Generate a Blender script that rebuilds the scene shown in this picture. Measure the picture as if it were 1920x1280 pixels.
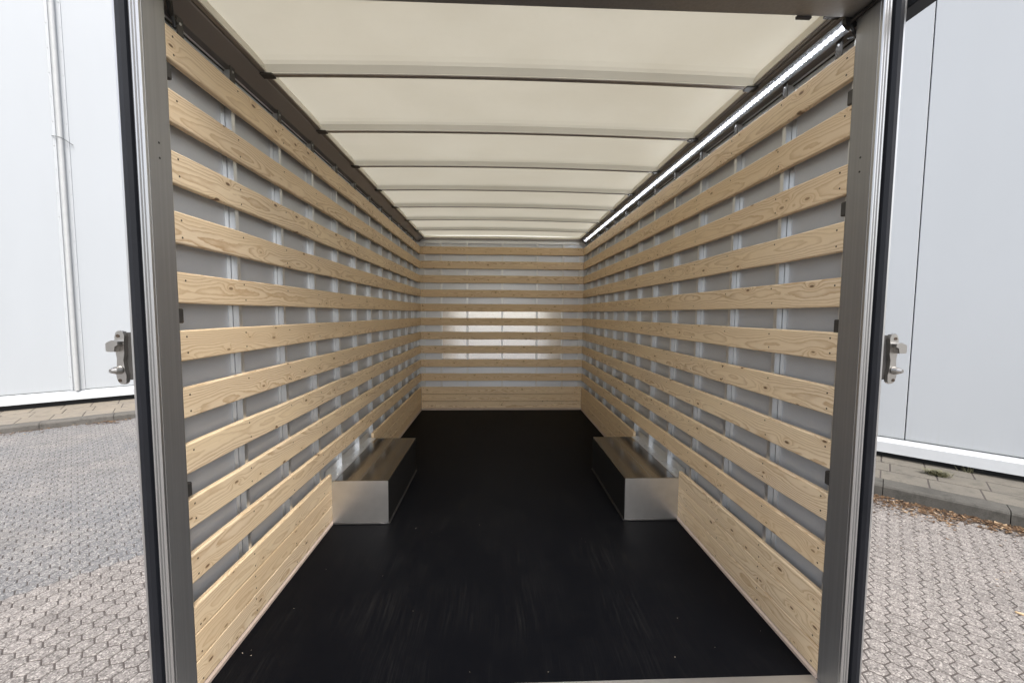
import bpy, bmesh, math, random
from mathutils import Vector, Matrix
random.seed(7)
for o in list(bpy.data.objects): bpy.data.objects.remove(o, do_unlink=True)
scene = bpy.context.scene
COL = scene.collection
rad = math.radians

# ------------------------------------------------------------------ camera
cam_d = bpy.data.cameras.new('camera'); cam = bpy.data.objects.new('camera', cam_d); COL.objects.link(cam)
RT = Vector((0.9992786, -0.0375268, 0.0058281)); UP = Vector((-0.0032526, 0.0683284, 0.9976576)); FW = Vector((0.0378371, 0.9969569, -0.0681570))
CAM = Vector((-0.07475, 0.0, 1.32459)); FPX = 760.28
cam.matrix_world = Matrix(((RT.x, UP.x, -FW.x, CAM.x), (RT.y, UP.y, -FW.y, CAM.y), (RT.z, UP.z, -FW.z, CAM.z), (0, 0, 0, 1)))
cam_d.sensor_width = 36.0; cam_d.lens = 36.0 * FPX / 1920.0
cam_d.clip_start = 0.05; cam_d.clip_end = 3000
scene.camera = cam

# ------------------------------------------------------------------ sky, sun, exposure
SUN_EL, SUN_AZ = 55.0, 167.0          # azimuth clockwise from +Y
w = bpy.data.worlds.new('World'); scene.world = w; w.use_nodes = True
nt = w.node_tree; nt.nodes.clear()
sky = nt.nodes.new('ShaderNodeTexSky'); sky.sky_type = 'NISHITA'; sky.sun_disc = False
sky.sun_elevation = rad(SUN_EL); sky.sun_rotation = rad(SUN_AZ); sky.dust_density = 4.0; sky.air_density = 1.0; sky.ozone_density = 1.0
hs = nt.nodes.new('ShaderNodeHueSaturation'); hs.inputs['Saturation'].default_value = 0.55
bg = nt.nodes.new('ShaderNodeBackground'); bg.inputs['Strength'].default_value = 0.125
wo = nt.nodes.new('ShaderNodeOutputWorld')
nt.links.new(sky.outputs[0], hs.inputs['Color']); nt.links.new(hs.outputs[0], bg.inputs['Color']); nt.links.new(bg.outputs[0], wo.inputs['Surface'])
sd = bpy.data.lights.new('sun', 'SUN'); sd.energy = 1.1; sd.angle = rad(30); sd.color = (1.0, 0.97, 0.93)
so = bpy.data.objects.new('sun', sd); COL.objects.link(so)
sdir = Vector((math.sin(rad(SUN_AZ)) * math.cos(rad(SUN_EL)), math.cos(rad(SUN_AZ)) * math.cos(rad(SUN_EL)), math.sin(rad(SUN_EL))))
so.rotation_euler = sdir.to_track_quat('Z', 'Y').to_euler(); so.location = (4, -4, 12)
scene.view_settings.view_transform = 'Standard'; scene.view_settings.look = 'None'
scene.view_settings.exposure = 1.42; scene.view_settings.gamma = 1.0; scene.view_settings.use_curve_mapping = False
scene.render.engine = 'CYCLES'
scene.cycles.max_bounces = 10; scene.cycles.diffuse_bounces = 6; scene.cycles.glossy_bounces = 5; scene.cycles.transmission_bounces = 6

# ------------------------------------------------------------------ node helper
class NT:
    def __init__(s, name):
        s.m = bpy.data.materials.new(name); s.m.use_nodes = True; s.t = s.m.node_tree; s.t.nodes.clear()
        s.out = s.t.nodes.new('ShaderNodeOutputMaterial')
    def set(s, sock, v):
        if isinstance(v, bpy.types.NodeSocket): s.t.links.new(v, sock)
        elif v is not None:
            if hasattr(sock.default_value, '__len__') and len(sock.default_value) == 4 and len(v) == 3: v = (*v, 1)
            sock.default_value = v
    def n(s, typ, ins=None, **kw):
        nd = s.t.nodes.new(typ)
        for k, v in kw.items(): setattr(nd, k, v)
        for k, v in (ins or {}).items(): s.set(nd.inputs[k], v)
        return nd
    def math(s, op, a, b=None, c=None, clamp=False):
        nd = s.t.nodes.new('ShaderNodeMath'); nd.operation = op; nd.use_clamp = clamp
        s.set(nd.inputs[0], a)
        if b is not None: s.set(nd.inputs[1], b)
        if c is not None: s.set(nd.inputs[2], c)
        return nd.outputs[0]
    def vmath(s, op, a, b=None):
        nd = s.t.nodes.new('ShaderNodeVectorMath'); nd.operation = op; s.set(nd.inputs[0], a)
        if b is not None: s.set(nd.inputs[1], b)
        return nd.outputs[0]
    def mix(s, fac, a, b, blend='MIX'):
        nd = s.t.nodes.new('ShaderNodeMix'); nd.data_type = 'RGBA'; nd.blend_type = blend
        s.set(nd.inputs[0], fac); s.set(nd.inputs[6], a); s.set(nd.inputs[7], b); return nd.outputs[2]
    def ramp(s, fac, stops):
        nd = s.t.nodes.new('ShaderNodeValToRGB'); s.set(nd.inputs[0], fac); e = nd.color_ramp.elements
        while len(e) < len(stops): e.new(0.5)
        for x, (p, c) in zip(e, stops):
            x.position = p; x.color = (c, c, c, 1) if isinstance(c, (int, float)) else (*c, 1)
        return nd.outputs[0]
    def mrange(s, v, a, b, c=0.0, d=1.0):
        nd = s.n('ShaderNodeMapRange', {0: v, 1: a, 2: b, 3: c, 4: d}); nd.clamp = True; return nd.outputs[0]
    def noise(s, vec, scale, detail=3.0, rough=0.5, dist=0.0):
        return s.n('ShaderNodeTexNoise', {'Vector': vec, 'Scale': scale, 'Detail': detail, 'Roughness': rough, 'Distortion': dist}).outputs[0]
    def coord(s, kind='Object'): return s.n('ShaderNodeTexCoord').outputs[kind]
    def pos(s): return s.n('ShaderNodeNewGeometry').outputs['Position']
    def mapv(s, vec, scale=(1, 1, 1), loc=(0, 0, 0)):
        return s.n('ShaderNodeMapping', {'Vector': vec, 'Scale': scale, 'Location': loc}).outputs[0]
    def bump(s, h, strength=0.3, dist=0.002):
        return s.n('ShaderNodeBump', {'Height': h, 'Strength': strength, 'Distance': dist}).outputs[0]
    def bsdf(s, color, rough=0.5, metal=0.0, normal=None, spec=0.5, **kw):
        p = s.n('ShaderNodeBsdfPrincipled', {'Base Color': color, 'Roughness': rough, 'Metallic': metal, 'Specular IOR Level': spec})
        if normal is not None: s.set(p.inputs['Normal'], normal)
        for k, v in kw.items(): s.set(p.inputs[k], v)
        return p
    def done(s, sh):
        s.t.links.new(sh.outputs[0] if hasattr(sh, 'outputs') else sh, s.out.inputs['Surface']); return s.m

def mat_wood():
    t = NT('pine_wood')
    rnd = t.n('ShaderNodeObjectInfo').outputs['Random']
    co = t.coord('Object')
    off = t.n('ShaderNodeCombineXYZ', {0: 0.0, 1: t.math('MULTIPLY', rnd, 131.7), 2: t.math('MULTIPLY', t.math('FRACT', t.math('MULTIPLY', rnd, 17.31)), 40.0)}).outputs[0]
    p = t.vmath('ADD', co, off)
    sp = t.n('ShaderNodeSeparateXYZ', {0: p}); Y = sp.outputs[1]
    sl = t.n('ShaderNodeSeparateXYZ', {0: co}); X = sl.outputs[0]; Z = sl.outputs[2]
    # knots: stretched voronoi cells, only some of them hold a knot
    kv = t.n('ShaderNodeCombineXYZ', {0: t.math('MULTIPLY', Y, 5.5), 1: t.math('MULTIPLY', sp.outputs[2], 13.0), 2: 0.0}).outputs[0]
    vo = t.n('ShaderNodeTexVoronoi', {'Vector': kv, 'Scale': 1.0, 'Randomness': 1.0}); vo.feature = 'F1'; vo.voronoi_dimensions = '2D'
    kd = vo.outputs['Distance']; krnd = t.n('ShaderNodeSeparateColor', {0: vo.outputs['Color']})
    keep = t.math('GREATER_THAN', krnd.outputs[0], 0.55)
    ksz = t.math('ADD', t.math('MULTIPLY', krnd.outputs[1], 0.055), 0.030)
    kmask = t.math('MULTIPLY', keep, t.mrange(t.math('DIVIDE', kd, ksz), 0.6, 1.1, 1.0, 0.0))
    halo = t.math('MULTIPLY', keep, t.mrange(kd, 0.0, 0.42, 1.0, 0.0))
    halo2 = t.math('MULTIPLY', halo, halo)
    # growth rings round a pith that wanders along the board
    wob = t.n('ShaderNodeTexNoise', {'Vector': t.n('ShaderNodeCombineXYZ', {0: t.math('MULTIPLY', rnd, 55.0), 1: t.math('MULTIPLY', Y, 1.3), 2: 0.0}).outputs[0], 'Scale': 1.0, 'Detail': 2.0, 'Roughness': 0.55})
    wc = t.n('ShaderNodeSeparateColor', {0: wob.outputs['Color']})
    px = t.math('ADD', t.math('MULTIPLY', t.math('SUBTRACT', wc.outputs[0], 0.5), 0.085), 0.036)
    pz = t.math('ADD', t.math('MULTIPLY', t.math('SUBTRACT', wc.outputs[1], 0.5), 0.10), t.math('MULTIPLY', t.math('SUBTRACT', t.math('FRACT', t.math('MULTIPLY', rnd, 7.7)), 0.5), 0.07))
    dx = t.math('ADD', X, px); dz = t.math('SUBTRACT', Z, pz)
    r = t.math('SQRT', t.math('ADD', t.math('MULTIPLY', dx, dx), t.math('MULTIPLY', dz, dz)))
    fine = t.noise(t.mapv(p, (1, 6, 24)), 1.6, 3.0)
    r2 = t.math('ADD', t.math('ADD', r, t.math('MULTIPLY', fine, 0.010)), t.math('MULTIPLY', halo2, 0.026))
    ph = t.math('FRACT', t.math('DIVIDE', r2, 0.0068))
    late = t.ramp(ph, [(0.0, 0.0), (0.45, 0.06), (0.78, 0.75), (0.90, 1.0), (0.97, 0.25), (1.0, 0.0)])
    var = t.noise(t.mapv(p, (1, 1.2, 9)), 1.0, 2.0)
    late = t.math('MULTIPLY', late, t.mrange(var, 0.3, 0.7, 0.30, 0.9))
    fib = t.noise(t.mapv(p, (60, 5, 420)), 1.0, 2.0, 0.6)
    early = t.mix(rnd, (0.85, 0.69, 0.46), (0.78, 0.61, 0.39))
    early = t.mix(t.mrange(var, 0.25, 0.75), early, (0.78, 0.64, 0.46))
    c = t.mix(late, early, (0.42, 0.26, 0.125))
    c = t.mix(t.mrange(fib, 0.35, 0.75, 0.0, 0.22), c, (0.50, 0.34, 0.18))
    c = t.mix(t.math('MULTIPLY', halo2, 0.35), c, (0.55, 0.36, 0.18))
    c = t.mix(t.math('MULTIPLY', kmask, 0.92), c, (0.12, 0.06, 0.028))
    c = t.mix(t.mrange(t.math('FRACT', t.math('MULTIPLY', rnd, 29.7)), 0.3, 1.0, 0.0, 0.38), c, (0.68, 0.485, 0.275))
    smu = t.noise(t.mapv(p, (6, 2.2, 14)), 1.0, 5.0, 0.7)
    c = t.mix(t.mrange(smu, 0.58, 0.78, 0.0, 0.22), c, (0.36, 0.27, 0.19))
    h = t.math('ADD', t.math('MULTIPLY', late, 0.5), t.math('MULTIPLY', fib, 0.5))
    return t.done(t.bsdf(c, t.mrange(late, 0, 1, 0.55, 0.45), 0.0, t.bump(h, 0.25, 0.0008), spec=0.35))

def mat_metal(name, color, rough, metal=1.0, brush=(6, 6, 300), amount=0.12, dirt=0.0, dirtcol=(0.12, 0.08, 0.05), spec=0.5):
    t = NT(name); co = t.coord('Object')
    b = t.noise(t.mapv(co, brush), 1.0, 2.0, 0.6); sm = t.noise(co, 4.0, 4.0, 0.6)
    c = t.mix(t.mrange(b, 0.3, 0.7, 0.0, amount * 1.6), color, tuple(x * 0.62 for x in color))
    c = t.mix(t.mrange(sm, 0.35, 0.75, 0.0, amount * 1.5), c, tuple(x * 0.75 for x in color))
    if dirt: c = t.mix(t.mrange(t.noise(co, 55.0, 4.0, 0.7), 1 - dirt, 1.05 - dirt), c, dirtcol)
    rr = t.math('ADD', t.mrange(sm, 0.3, 0.7, -0.03, 0.05), rough)
    return t.done(t.bsdf(c, rr, metal, spec=spec))

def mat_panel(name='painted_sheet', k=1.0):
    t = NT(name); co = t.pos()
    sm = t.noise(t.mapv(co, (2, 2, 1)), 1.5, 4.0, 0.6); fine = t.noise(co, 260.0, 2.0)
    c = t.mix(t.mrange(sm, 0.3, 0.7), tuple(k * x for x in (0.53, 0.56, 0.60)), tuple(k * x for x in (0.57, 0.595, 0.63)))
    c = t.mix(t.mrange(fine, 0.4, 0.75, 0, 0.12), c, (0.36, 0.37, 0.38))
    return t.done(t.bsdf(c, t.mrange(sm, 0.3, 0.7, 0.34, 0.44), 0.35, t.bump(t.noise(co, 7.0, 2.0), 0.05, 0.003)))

def mat_floor():
    t = NT('black_floor_board'); co = t.pos()
    w1 = t.noise(t.mapv(co, (1, 1, 1)), 1.3, 3.0)
    wv = t.vmath('ADD', co, t.n('ShaderNodeCombineXYZ', {0: t.math('MULTIPLY', w1, 0.09), 1: 0, 2: 0}).outputs[0])
    s1 = t.noise(t.mapv(wv, (230, 2.6, 1)), 1.0, 3.0, 0.6)
    s2 = t.noise(t.mapv(wv, (480, 5, 1)), 1.0, 2.0, 0.6)
    patch = t.noise(t.mapv(co, (2.4, 1.5, 1)), 1.0, 4.0, 0.65)
    sc = t.math('MULTIPLY', t.mrange(s1, 0.50, 0.72, 0, 0.9), t.mrange(patch, 0.42, 0.62))
    sc = t.math('ADD', sc, t.math('MULTIPLY', t.mrange(s2, 0.56, 0.74, 0, 0.7), t.mrange(patch, 0.38, 0.62)), clamp=True)
    sc = t.math('ADD', sc, t.math('MULTIPLY', t.mrange(t.noise(co, 30.0, 5.0, 0.7), 0.55, 0.75, 0, 0.25), t.mrange(patch, 0.45, 0.7)), clamp=True)
    c = t.mix(sc, (0.0024, 0.0027, 0.0038), (0.012, 0.0118, 0.0116))
    return t.done(t.bsdf(c, t.mrange(sc, 0, 1, 0.50, 0.65), 0.0, t.bump(s2, 0.08, 0.0006), spec=0.045))

def mat_plain(name, color, rough=0.5, metal=0.0, spec=0.5, var=0.15, scale=8.0):
    t = NT(name); n = t.noise(t.coord('Object'), scale, 4.0, 0.6)
    c = t.mix(t.mrange(n, 0.3, 0.7, 0, 1), tuple(x * (1 - var) for x in color), tuple(min(1, x * (1 + var)) for x in color))
    return t.done(t.bsdf(c, rough, metal, spec=spec))

def mat_roof():
    t = NT('translucent_roof_sheet'); co = t.pos()
    n = t.noise(co, 2.2, 5.0, 0.6); fi = t.noise(t.mapv(co, (1, 1, 1)), 38.0, 4.0, 0.7)
    n2 = t.noise(t.mapv(co, (0.8, 2.0, 1)), 1.1, 5.0, 0.65)
    tr = t.mix(t.mrange(n, 0.3, 0.7), (0.46, 0.435, 0.35), (0.53, 0.505, 0.415))
    tr = t.mix(t.mrange(n2, 0.5, 0.75, 0.0, 0.35), tr, (0.38, 0.35, 0.265))
    tr = t.mix(t.mrange(fi, 0.45, 0.8, 0, 0.25), tr, (0.40, 0.375, 0.295))
    d = t.bsdf((0.70, 0.67, 0.57), 0.38, 0.0, t.bump(fi, 0.05, 0.002), spec=0.5)
    tl = t.n('ShaderNodeBsdfTranslucent', {'Color': tr})
    mx = t.n('ShaderNodeMixShader', {0: 0.36}); t.t.links.new(d.outputs[0], mx.inputs[1]); t.t.links.new(tl.outputs[0], mx.inputs[2])
    return t.done(mx)

def mat_cladding(name, tint):
    t = NT(name); co = t.coord('Object')          # object: local x along the wall, z up from the panel foot
    sp = t.n('ShaderNodeSeparateXYZ', {0: co})
    st = t.noise(t.mapv(co, (26, 26, 0.9)), 1.0, 4.0, 0.65)
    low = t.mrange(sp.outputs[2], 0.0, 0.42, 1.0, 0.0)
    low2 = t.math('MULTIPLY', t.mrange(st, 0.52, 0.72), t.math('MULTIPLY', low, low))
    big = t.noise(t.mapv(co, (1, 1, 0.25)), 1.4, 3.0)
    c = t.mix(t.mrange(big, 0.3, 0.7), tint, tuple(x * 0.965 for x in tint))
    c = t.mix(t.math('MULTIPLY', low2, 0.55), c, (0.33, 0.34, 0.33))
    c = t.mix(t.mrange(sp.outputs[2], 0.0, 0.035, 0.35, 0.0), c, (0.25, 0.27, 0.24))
    rib = t.n('ShaderNodeTexWave', {'Vector': co, 'Scale': 11.0, 'Distortion': 0.0}); rib.wave_type = 'BANDS'; rib.bands_direction = 'X'
    return t.done(t.bsdf(c, 0.42, 0.0, t.bump(rib.outputs[1], 0.035, 0.003)))

def mat_paver(name, c1, c2, c3, dark):
    t = NT(name); co = t.pos()
    a = t.n('ShaderNodeAttribute', attribute_name='tone').outputs['Fac']
    sp = t.n('ShaderNodeTexVoronoi', {'Vector': co, 'Scale': 125.0}); f1 = t.n('ShaderNodeSeparateColor', {0: sp.outputs['Color']}).outputs[0]
    big = t.noise(co, 0.9, 4.0, 0.6); med = t.noise(co, 34.0, 4.0, 0.7)
    base = t.mix(t.mrange(big, 0.35, 0.65), c1, c2)
    base = t.mix(t.mrange(a, 0, 1, 0.0, 0.42), base, c3)
    c = t.mix(t.mrange(f1, 0.0, 0.45, 0.78, 0.0), base, dark)
    c = t.mix(t.mrange(f1, 0.72, 1.0, 0.0, 0.5), c, (0.56, 0.525, 0.48))
    c = t.mix(t.mrange(med, 0.5, 0.8, 0.0, 0.35), c, dark)
    st = t.math('MULTIPLY', t.mrange(t.noise(co, 1.9, 6.0, 0.72), 0.50, 0.72, 0.0, 0.5), t.mrange(t.noise(co, 0.45, 2.0), 0.35, 0.6))
    c = t.mix(st, c, tuple(x * 0.9 for x in dark))
    return t.done(t.bsdf(c, 0.85, 0.0, t.bump(f1, 0.35, 0.002), spec=0.25))

def mat_concrete(name, c1, c2, grime):
    t = NT(name); co = t.pos(); rnd = t.n('ShaderNodeObjectInfo').outputs['Random']
    n = t.noise(co, 3.0, 5.0, 0.65); f = t.noise(co, 110.0, 3.0, 0.7)
    c = t.mix(t.mrange(n, 0.3, 0.7), c1, c2)
    c = t.mix(t.math('MULTIPLY', rnd, 0.35), c, tuple(x * 0.72 for x in c1))
    c = t.mix(t.mrange(f, 0.45, 0.8, 0, 0.45), c, grime)
    c = t.mix(t.mrange(t.noise(co, 7.0, 6.0, 0.7), 0.52, 0.72, 0, 0.6), c, grime)
    return t.done(t.bsdf(c, 0.9, 0.0, t.bump(f, 0.4, 0.003), spec=0.2))

M = dict(
    wood=mat_wood(), panel=mat_panel(), panelPale=mat_panel('pale_bulkhead_sheet', 1.38), floor=mat_floor(), roof=mat_roof(),  # back wall sheets: the panel colour scaled paler
    stud=mat_metal('stud_aluminium', (0.72, 0.735, 0.745), 0.38, 0.85, (40, 40, 1), 0.05),
    bright=mat_metal('bright_aluminium', (0.50, 0.50, 0.495), 0.33, 0.9, (60, 60, 1), 0.05),
    plate=mat_metal('bare_aluminium_plate', (0.90, 0.90, 0.88), 0.16, 1.0, (1.2, 1, 240), 0.07),
    jamb=mat_metal('brushed_frame_steel', (0.33, 0.327, 0.323), 0.42, 0.75, (110, 110, 1.2), 0.22),
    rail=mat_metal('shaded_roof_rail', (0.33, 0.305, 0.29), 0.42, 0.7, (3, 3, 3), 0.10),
    dark=mat_plain('dark_clip_metal', (0.07, 0.066, 0.062), 0.45, 0.5),
    bow=mat_plain('cream_bow_paint', (0.80, 0.77, 0.67), 0.45, var=0.03),
    box=mat_metal('wheel_box_sheet', (0.66, 0.655, 0.645), 0.32, 0.92, (9, 9, 9), 0.22),
    boxtop=mat_metal('wheel_box_lid', (0.42, 0.41, 0.395), 0.16, 1.0, (30, 2, 2), 0.08),
    rubber=mat_plain('rubber_seal', (0.009, 0.010, 0.013), 0.45, 0.0, 0.25),
    black=mat_plain('black_plastic', (0.012, 0.012, 0.012), 0.4),
    skirt=mat_plain('skirting_strip', (0.50, 0.40, 0.33), 0.55, var=0.08),
    screw=mat_plain('screw_head', (0.055, 0.038, 0.025), 0.5, 0.3),
    cast=mat_metal('cast_latch_zinc', (0.50, 0.485, 0.46), 0.30, 1.0, (30, 30, 30), 0.14, 0.30, (0.20, 0.085, 0.03)),
    bracket=mat_metal('bracket_steel', (0.05, 0.048, 0.046), 0.6, 0.0, (20, 20, 20), 0.1, spec=0.2),
    cladL=mat_cladding('white_cladding', (0.395, 0.418, 0.438)), sill=mat_plain('white_sill_paint', (0.50, 0.52, 0.535), 0.4, var=0.03),
    flash=mat_plain('flashing_paint', (0.41, 0.43, 0.445), 0.42, var=0.02),
    plinth=mat_plain('black_plinth', (0.018, 0.019, 0.021), 0.8),
    pipe=mat_plain('grey_white_pipe', (0.40, 0.41, 0.41), 0.5, var=0.05), wire=mat_plain('grey_wire', (0.16, 0.17, 0.17), 0.6),
    pavA=mat_paver('paver_warm', (0.218, 0.20, 0.187), (0.25, 0.228, 0.212), (0.165, 0.152, 0.142), (0.062, 0.056, 0.052)),
    pavB=mat_paver('paver_bluish', (0.16, 0.163, 0.168), (0.22, 0.208, 0.196), (0.14, 0.14, 0.145), (0.06, 0.058, 0.058)),
    joint=mat_concrete('sandy_joint', (0.080, 0.069, 0.064), (0.105, 0.092, 0.085), (0.05, 0.044, 0.04)),
    yard=mat_concrete('yard_concrete', (0.26, 0.25, 0.24), (0.22, 0.21, 0.20), (0.12, 0.115, 0.11)),
    kerbR=mat_concrete('mossy_shaded_kerb_concrete', (0.12, 0.114, 0.102), (0.06, 0.058, 0.052), (0.02, 0.02, 0.017)),  # mossy grime, with the shade of the kerb face mixed into the colour
    slab=mat_concrete('sandstone_slab', (0.265, 0.23, 0.18), (0.22, 0.198, 0.168), (0.115, 0.105, 0.088)),
    slabR=mat_concrete('weathered_slab', (0.185, 0.168, 0.14), (0.135, 0.126, 0.11), (0.06, 0.058, 0.05)),
    kerb=mat_concrete('kerb_concrete', (0.15, 0.14, 0.126), (0.105, 0.10, 0.09), (0.036, 0.034, 0.03)),
    tyre=mat_plain('tyre_rubber', (0.02, 0.02, 0.02), 0.8), skin=mat_plain('white_box_skin', (0.78, 0.78, 0.78), 0.35, var=0.03),
    crumb=mat_plain('pale_wood_crumb', (0.62, 0.55, 0.45), 0.8), weed=mat_plain('weed_leaf', (0.13, 0.125, 0.07), 0.7, var=0.4, scale=20),
    timber=mat_plain('pale_offcut', (0.55, 0.40, 0.24), 0.7),
)
def mat_emit():
    t = NT('lit_led_strip'); co = t.coord('Object')
    y = t.n('ShaderNodeSeparateXYZ', {0: co}).outputs[1]
    k = t.math('ABSOLUTE', t.math('SUBTRACT', t.math('FRACT', t.math('MULTIPLY', y, 42.0)), 0.5))
    e = t.n('ShaderNodeEmission', {'Color': (0.90, 0.93, 1.0, 1), 'Strength': t.mrange(k, 0.08, 0.28, 16.0, 1.5)})
    return t.done(e)
M['led'] = mat_emit()
def mat_tube():
    t = NT('clear_led_cover')
    g = t.bsdf((0.42, 0.43, 0.45), 0.2, 0.0, spec=0.5)
    tr = t.n('ShaderNodeBsdfTransparent', {'Color': (0.93, 0.94, 0.95, 1)})
    mx = t.n('ShaderNodeMixShader', {0: 0.85}); t.t.links.new(g.outputs[0], mx.inputs[1]); t.t.links.new(tr.outputs[0], mx.inputs[2])
    return t.done(mx)
M['tube'] = mat_tube()
def mat_leaf():
    t = NT('dry_leaf_litter'); r = t.n('ShaderNodeAttribute', attribute_name='tone').outputs['Fac']
    c = t.ramp(r, [(0.0, (0.035, 0.022, 0.015)), (0.45, (0.085, 0.05, 0.028)), (0.85, (0.20, 0.12, 0.065)), (1.0, (0.42, 0.32, 0.21))])
    return t.done(t.bsdf(c, 0.8, spec=0.2))
M['leaf'] = mat_leaf()

# ------------------------------------------------------------------ mesh helpers
def mesh_obj(name, me, mat, parent=None, loc=(0, 0, 0), rotz=0.0, smooth=False):
    if mat is not None and not me.materials: me.materials.append(M[mat])
    o = bpy.data.objects.new(name, me); COL.objects.link(o); o.location = loc; o.rotation_euler = (0, 0, rotz)
    if parent is not None: o.parent = parent
    if smooth:
        for p in me.polygons: p.use_smooth = True
    return o
def empty(name, loc=(0, 0, 0)):
    o = bpy.data.objects.new(name, None); COL.objects.link(o); o.location = loc; o.empty_display_size = 0.2; return o
def tag(o, label=None, cat=None, group=None, kind=None):
    if label: o['label'] = label
    if cat: o['category'] = cat
    if group: o['group'] = group
    if kind: o['kind'] = kind
    return o
def box_me(name, sx, sy, sz, bev=0.0, seg=1):
    bm = bmesh.new(); bmesh.ops.create_cube(bm, size=1.0)
    for v in bm.verts: v.co = Vector((v.co.x * sx, v.co.y * sy, v.co.z * sz))
    if bev: bmesh.ops.bevel(bm, geom=bm.edges[:], offset=bev, segments=seg, affect='EDGES', profile=0.5)
    me = bpy.data.meshes.new(name); bm.to_mesh(me); bm.free(); return me
def box(name, x0, x1, y0, y1, z0, z1, mat, parent=None, bev=0.0, seg=1):
    me = box_me(name, abs(x1 - x0), abs(y1 - y0), abs(z1 - z0), bev, seg)
    return mesh_obj(name, me, mat, parent, ((x0 + x1) / 2, (y0 + y1) / 2, (z0 + z1) / 2))
def prism_me(name, pts, axis, a, b):
    # closed polygon pts (two coordinates) swept from a to b along axis
    def P(u, v, s): return {'x': (s, u, v), 'y': (u, s, v), 'z': (u, v, s)}[axis]
    n = len(pts); vs = [P(u, v, a) for u, v in pts] + [P(u, v, b) for u, v in pts]
    fs = [tuple(range(n)), tuple(range(2 * n - 1, n - 1, -1))] + [(i, i + n, (i + 1) % n + n, (i + 1) % n) for i in range(n)]
    me = bpy.data.meshes.new(name); me.from_pydata(vs, [], fs)
    bm = bmesh.new(); bm.from_mesh(me); bmesh.ops.recalc_face_normals(bm, faces=bm.faces); bm.to_mesh(me); bm.free(); return me
def prism(name, pts, axis, a, b, mat, parent=None): return mesh_obj(name, prism_me(name, pts, axis, a, b), mat, parent)
def cyl_me(name, p0, p1, r0, r1=None, n=16):
    r1 = r0 if r1 is None else r1; p0 = Vector(p0); p1 = Vector(p1); d = (p1 - p0).normalized()
    u = d.orthogonal().normalized(); v = d.cross(u); vs = []
    for p, r in ((p0, r0), (p1, r1)):
        for i in range(n):
            a = 2 * math.pi * i / n; vs.append(p + r * (math.cos(a) * u + math.sin(a) * v))
    fs = [tuple(range(n - 1, -1, -1)), tuple(range(n, 2 * n))] + [(i, (i + 1) % n, (i + 1) % n + n, i + n) for i in range(n)]
    me = bpy.data.meshes.new(name); me.from_pydata(vs, [], fs); return me
def tube_me(name, pts, r, n=10):
    pts = [Vector(p) for p in pts]; vs = []; fs = []
    for k, p in enumerate(pts):
        d = (pts[min(k + 1, len(pts) - 1)] - pts[max(k - 1, 0)]).normalized()
        u = d.cross(Vector((0.3, 0.2, 0.93))).normalized(); v = d.cross(u)
        for i in range(n):
            a = 2 * math.pi * i / n; vs.append(p + r * (math.cos(a) * u + math.sin(a) * v))
    for k in range(len(pts) - 1):
        for i in range(n): fs.append((k * n + i, k * n + (i + 1) % n, (k + 1) * n + (i + 1) % n, (k + 1) * n + i))
    fs += [tuple(range(n)), tuple(range((len(pts) - 1) * n, len(pts) * n))]
    me = bpy.data.meshes.new(name); me.from_pydata(vs, [], fs); return me
def join_me(name, meshes):
    bm = bmesh.new()
    for m in meshes: bm.from_mesh(m)
    me = bpy.data.meshes.new(name); bm.to_mesh(me); bm.free(); return me
def project(p):
    d = Vector(p) - CAM; z = d.dot(FW)
    if z < 0.1: return None
    return 960 + FPX * d.dot(RT) / z, 640 - FPX * d.dot(UP) / z, z

# ------------------------------------------------------------------ levels of the place
GZ = -0.875                                   # yard level; the cargo floor is z = 0
AL = rad(52)
nL = Vector((-math.cos(AL), math.sin(AL))); tL = Vector((math.sin(AL), math.cos(AL)))
nR = Vector((0.70711, 0.70711)); tR = Vector((0.70711, -0.70711))
KL, KR = 11.43, 6.58                          # kerb faces
WL, WR = 13.24, 7.93                          # wall planes
CORNER = Vector((0, 0))
det = nL.x * nR.y - nL.y * nR.x
CORNER = Vector(((WL * nR.y - nL.y * WR) / det, (nL.x * WR - WL * nR.x) / det))

# ------------------------------------------------------------------ yard
ground_me = bpy.data.meshes.new('ground'); S = 900
ground_me.from_pydata([(-S, -S, 0), (S, -S, 0), (S, S, 0), (-S, S, 0)], [], [(0, 1, 2, 3)])
ground = mesh_obj('ground', ground_me, 'yard', None, (0, 0, GZ - 0.022)); tag(ground, kind='structure')
bedm = bpy.data.meshes.new('sand_bed'); bedm.from_pydata([(-11.2, -8.2, 0), (8.7, -8.2, 0), (8.7, 14, 0), (-11.2, 14, 0)], [], [(0, 1, 2, 3)])
mesh_obj('sand_bed', bedm, 'joint', ground, (0, 0, 0.0175))

PIT = 0.117; RH = PIT / math.sqrt(3) - 0.0035
a45 = rad(45); e1 = Vector((math.cos(a45), math.sin(a45))) * PIT; e2 = Vector((math.cos(a45 + rad(60)), math.sin(a45 + rad(60)))) * PIT
HEX = [Vector((math.cos(a45 + rad(30 + 60 * i)), math.sin(a45 + rad(30 + 60 * i)))) for i in range(6)]
def paver_geo(rng, jitter=0.0016):
    tx, ty = rng.uniform(-0.012, 0.012), rng.uniform(-0.012, 0.012); vs = []
    rr = [RH + rng.uniform(-jitter, jitter) for _ in range(6)]
    for k, (dr, z) in enumerate(((-0.0065, 0.0), (-0.0020, -0.0025), (0.0, -0.008), (0.0, -0.020))):
        for i, h in enumerate(HEX):
            p = h * (rr[i] + dr); vs.append((p.x, p.y, z + (p.x * tx + p.y * ty if k < 3 else 0)))
    fs = [tuple(range(6))]
    for k in range(3):
        for i in range(6): fs.append((k * 6 + i, (k + 1) * 6 + i, (k + 1) * 6 + (i + 1) % 6, k * 6 + (i + 1) % 6))
    return vs, fs
rng = random.Random(11)
cells = []
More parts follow.
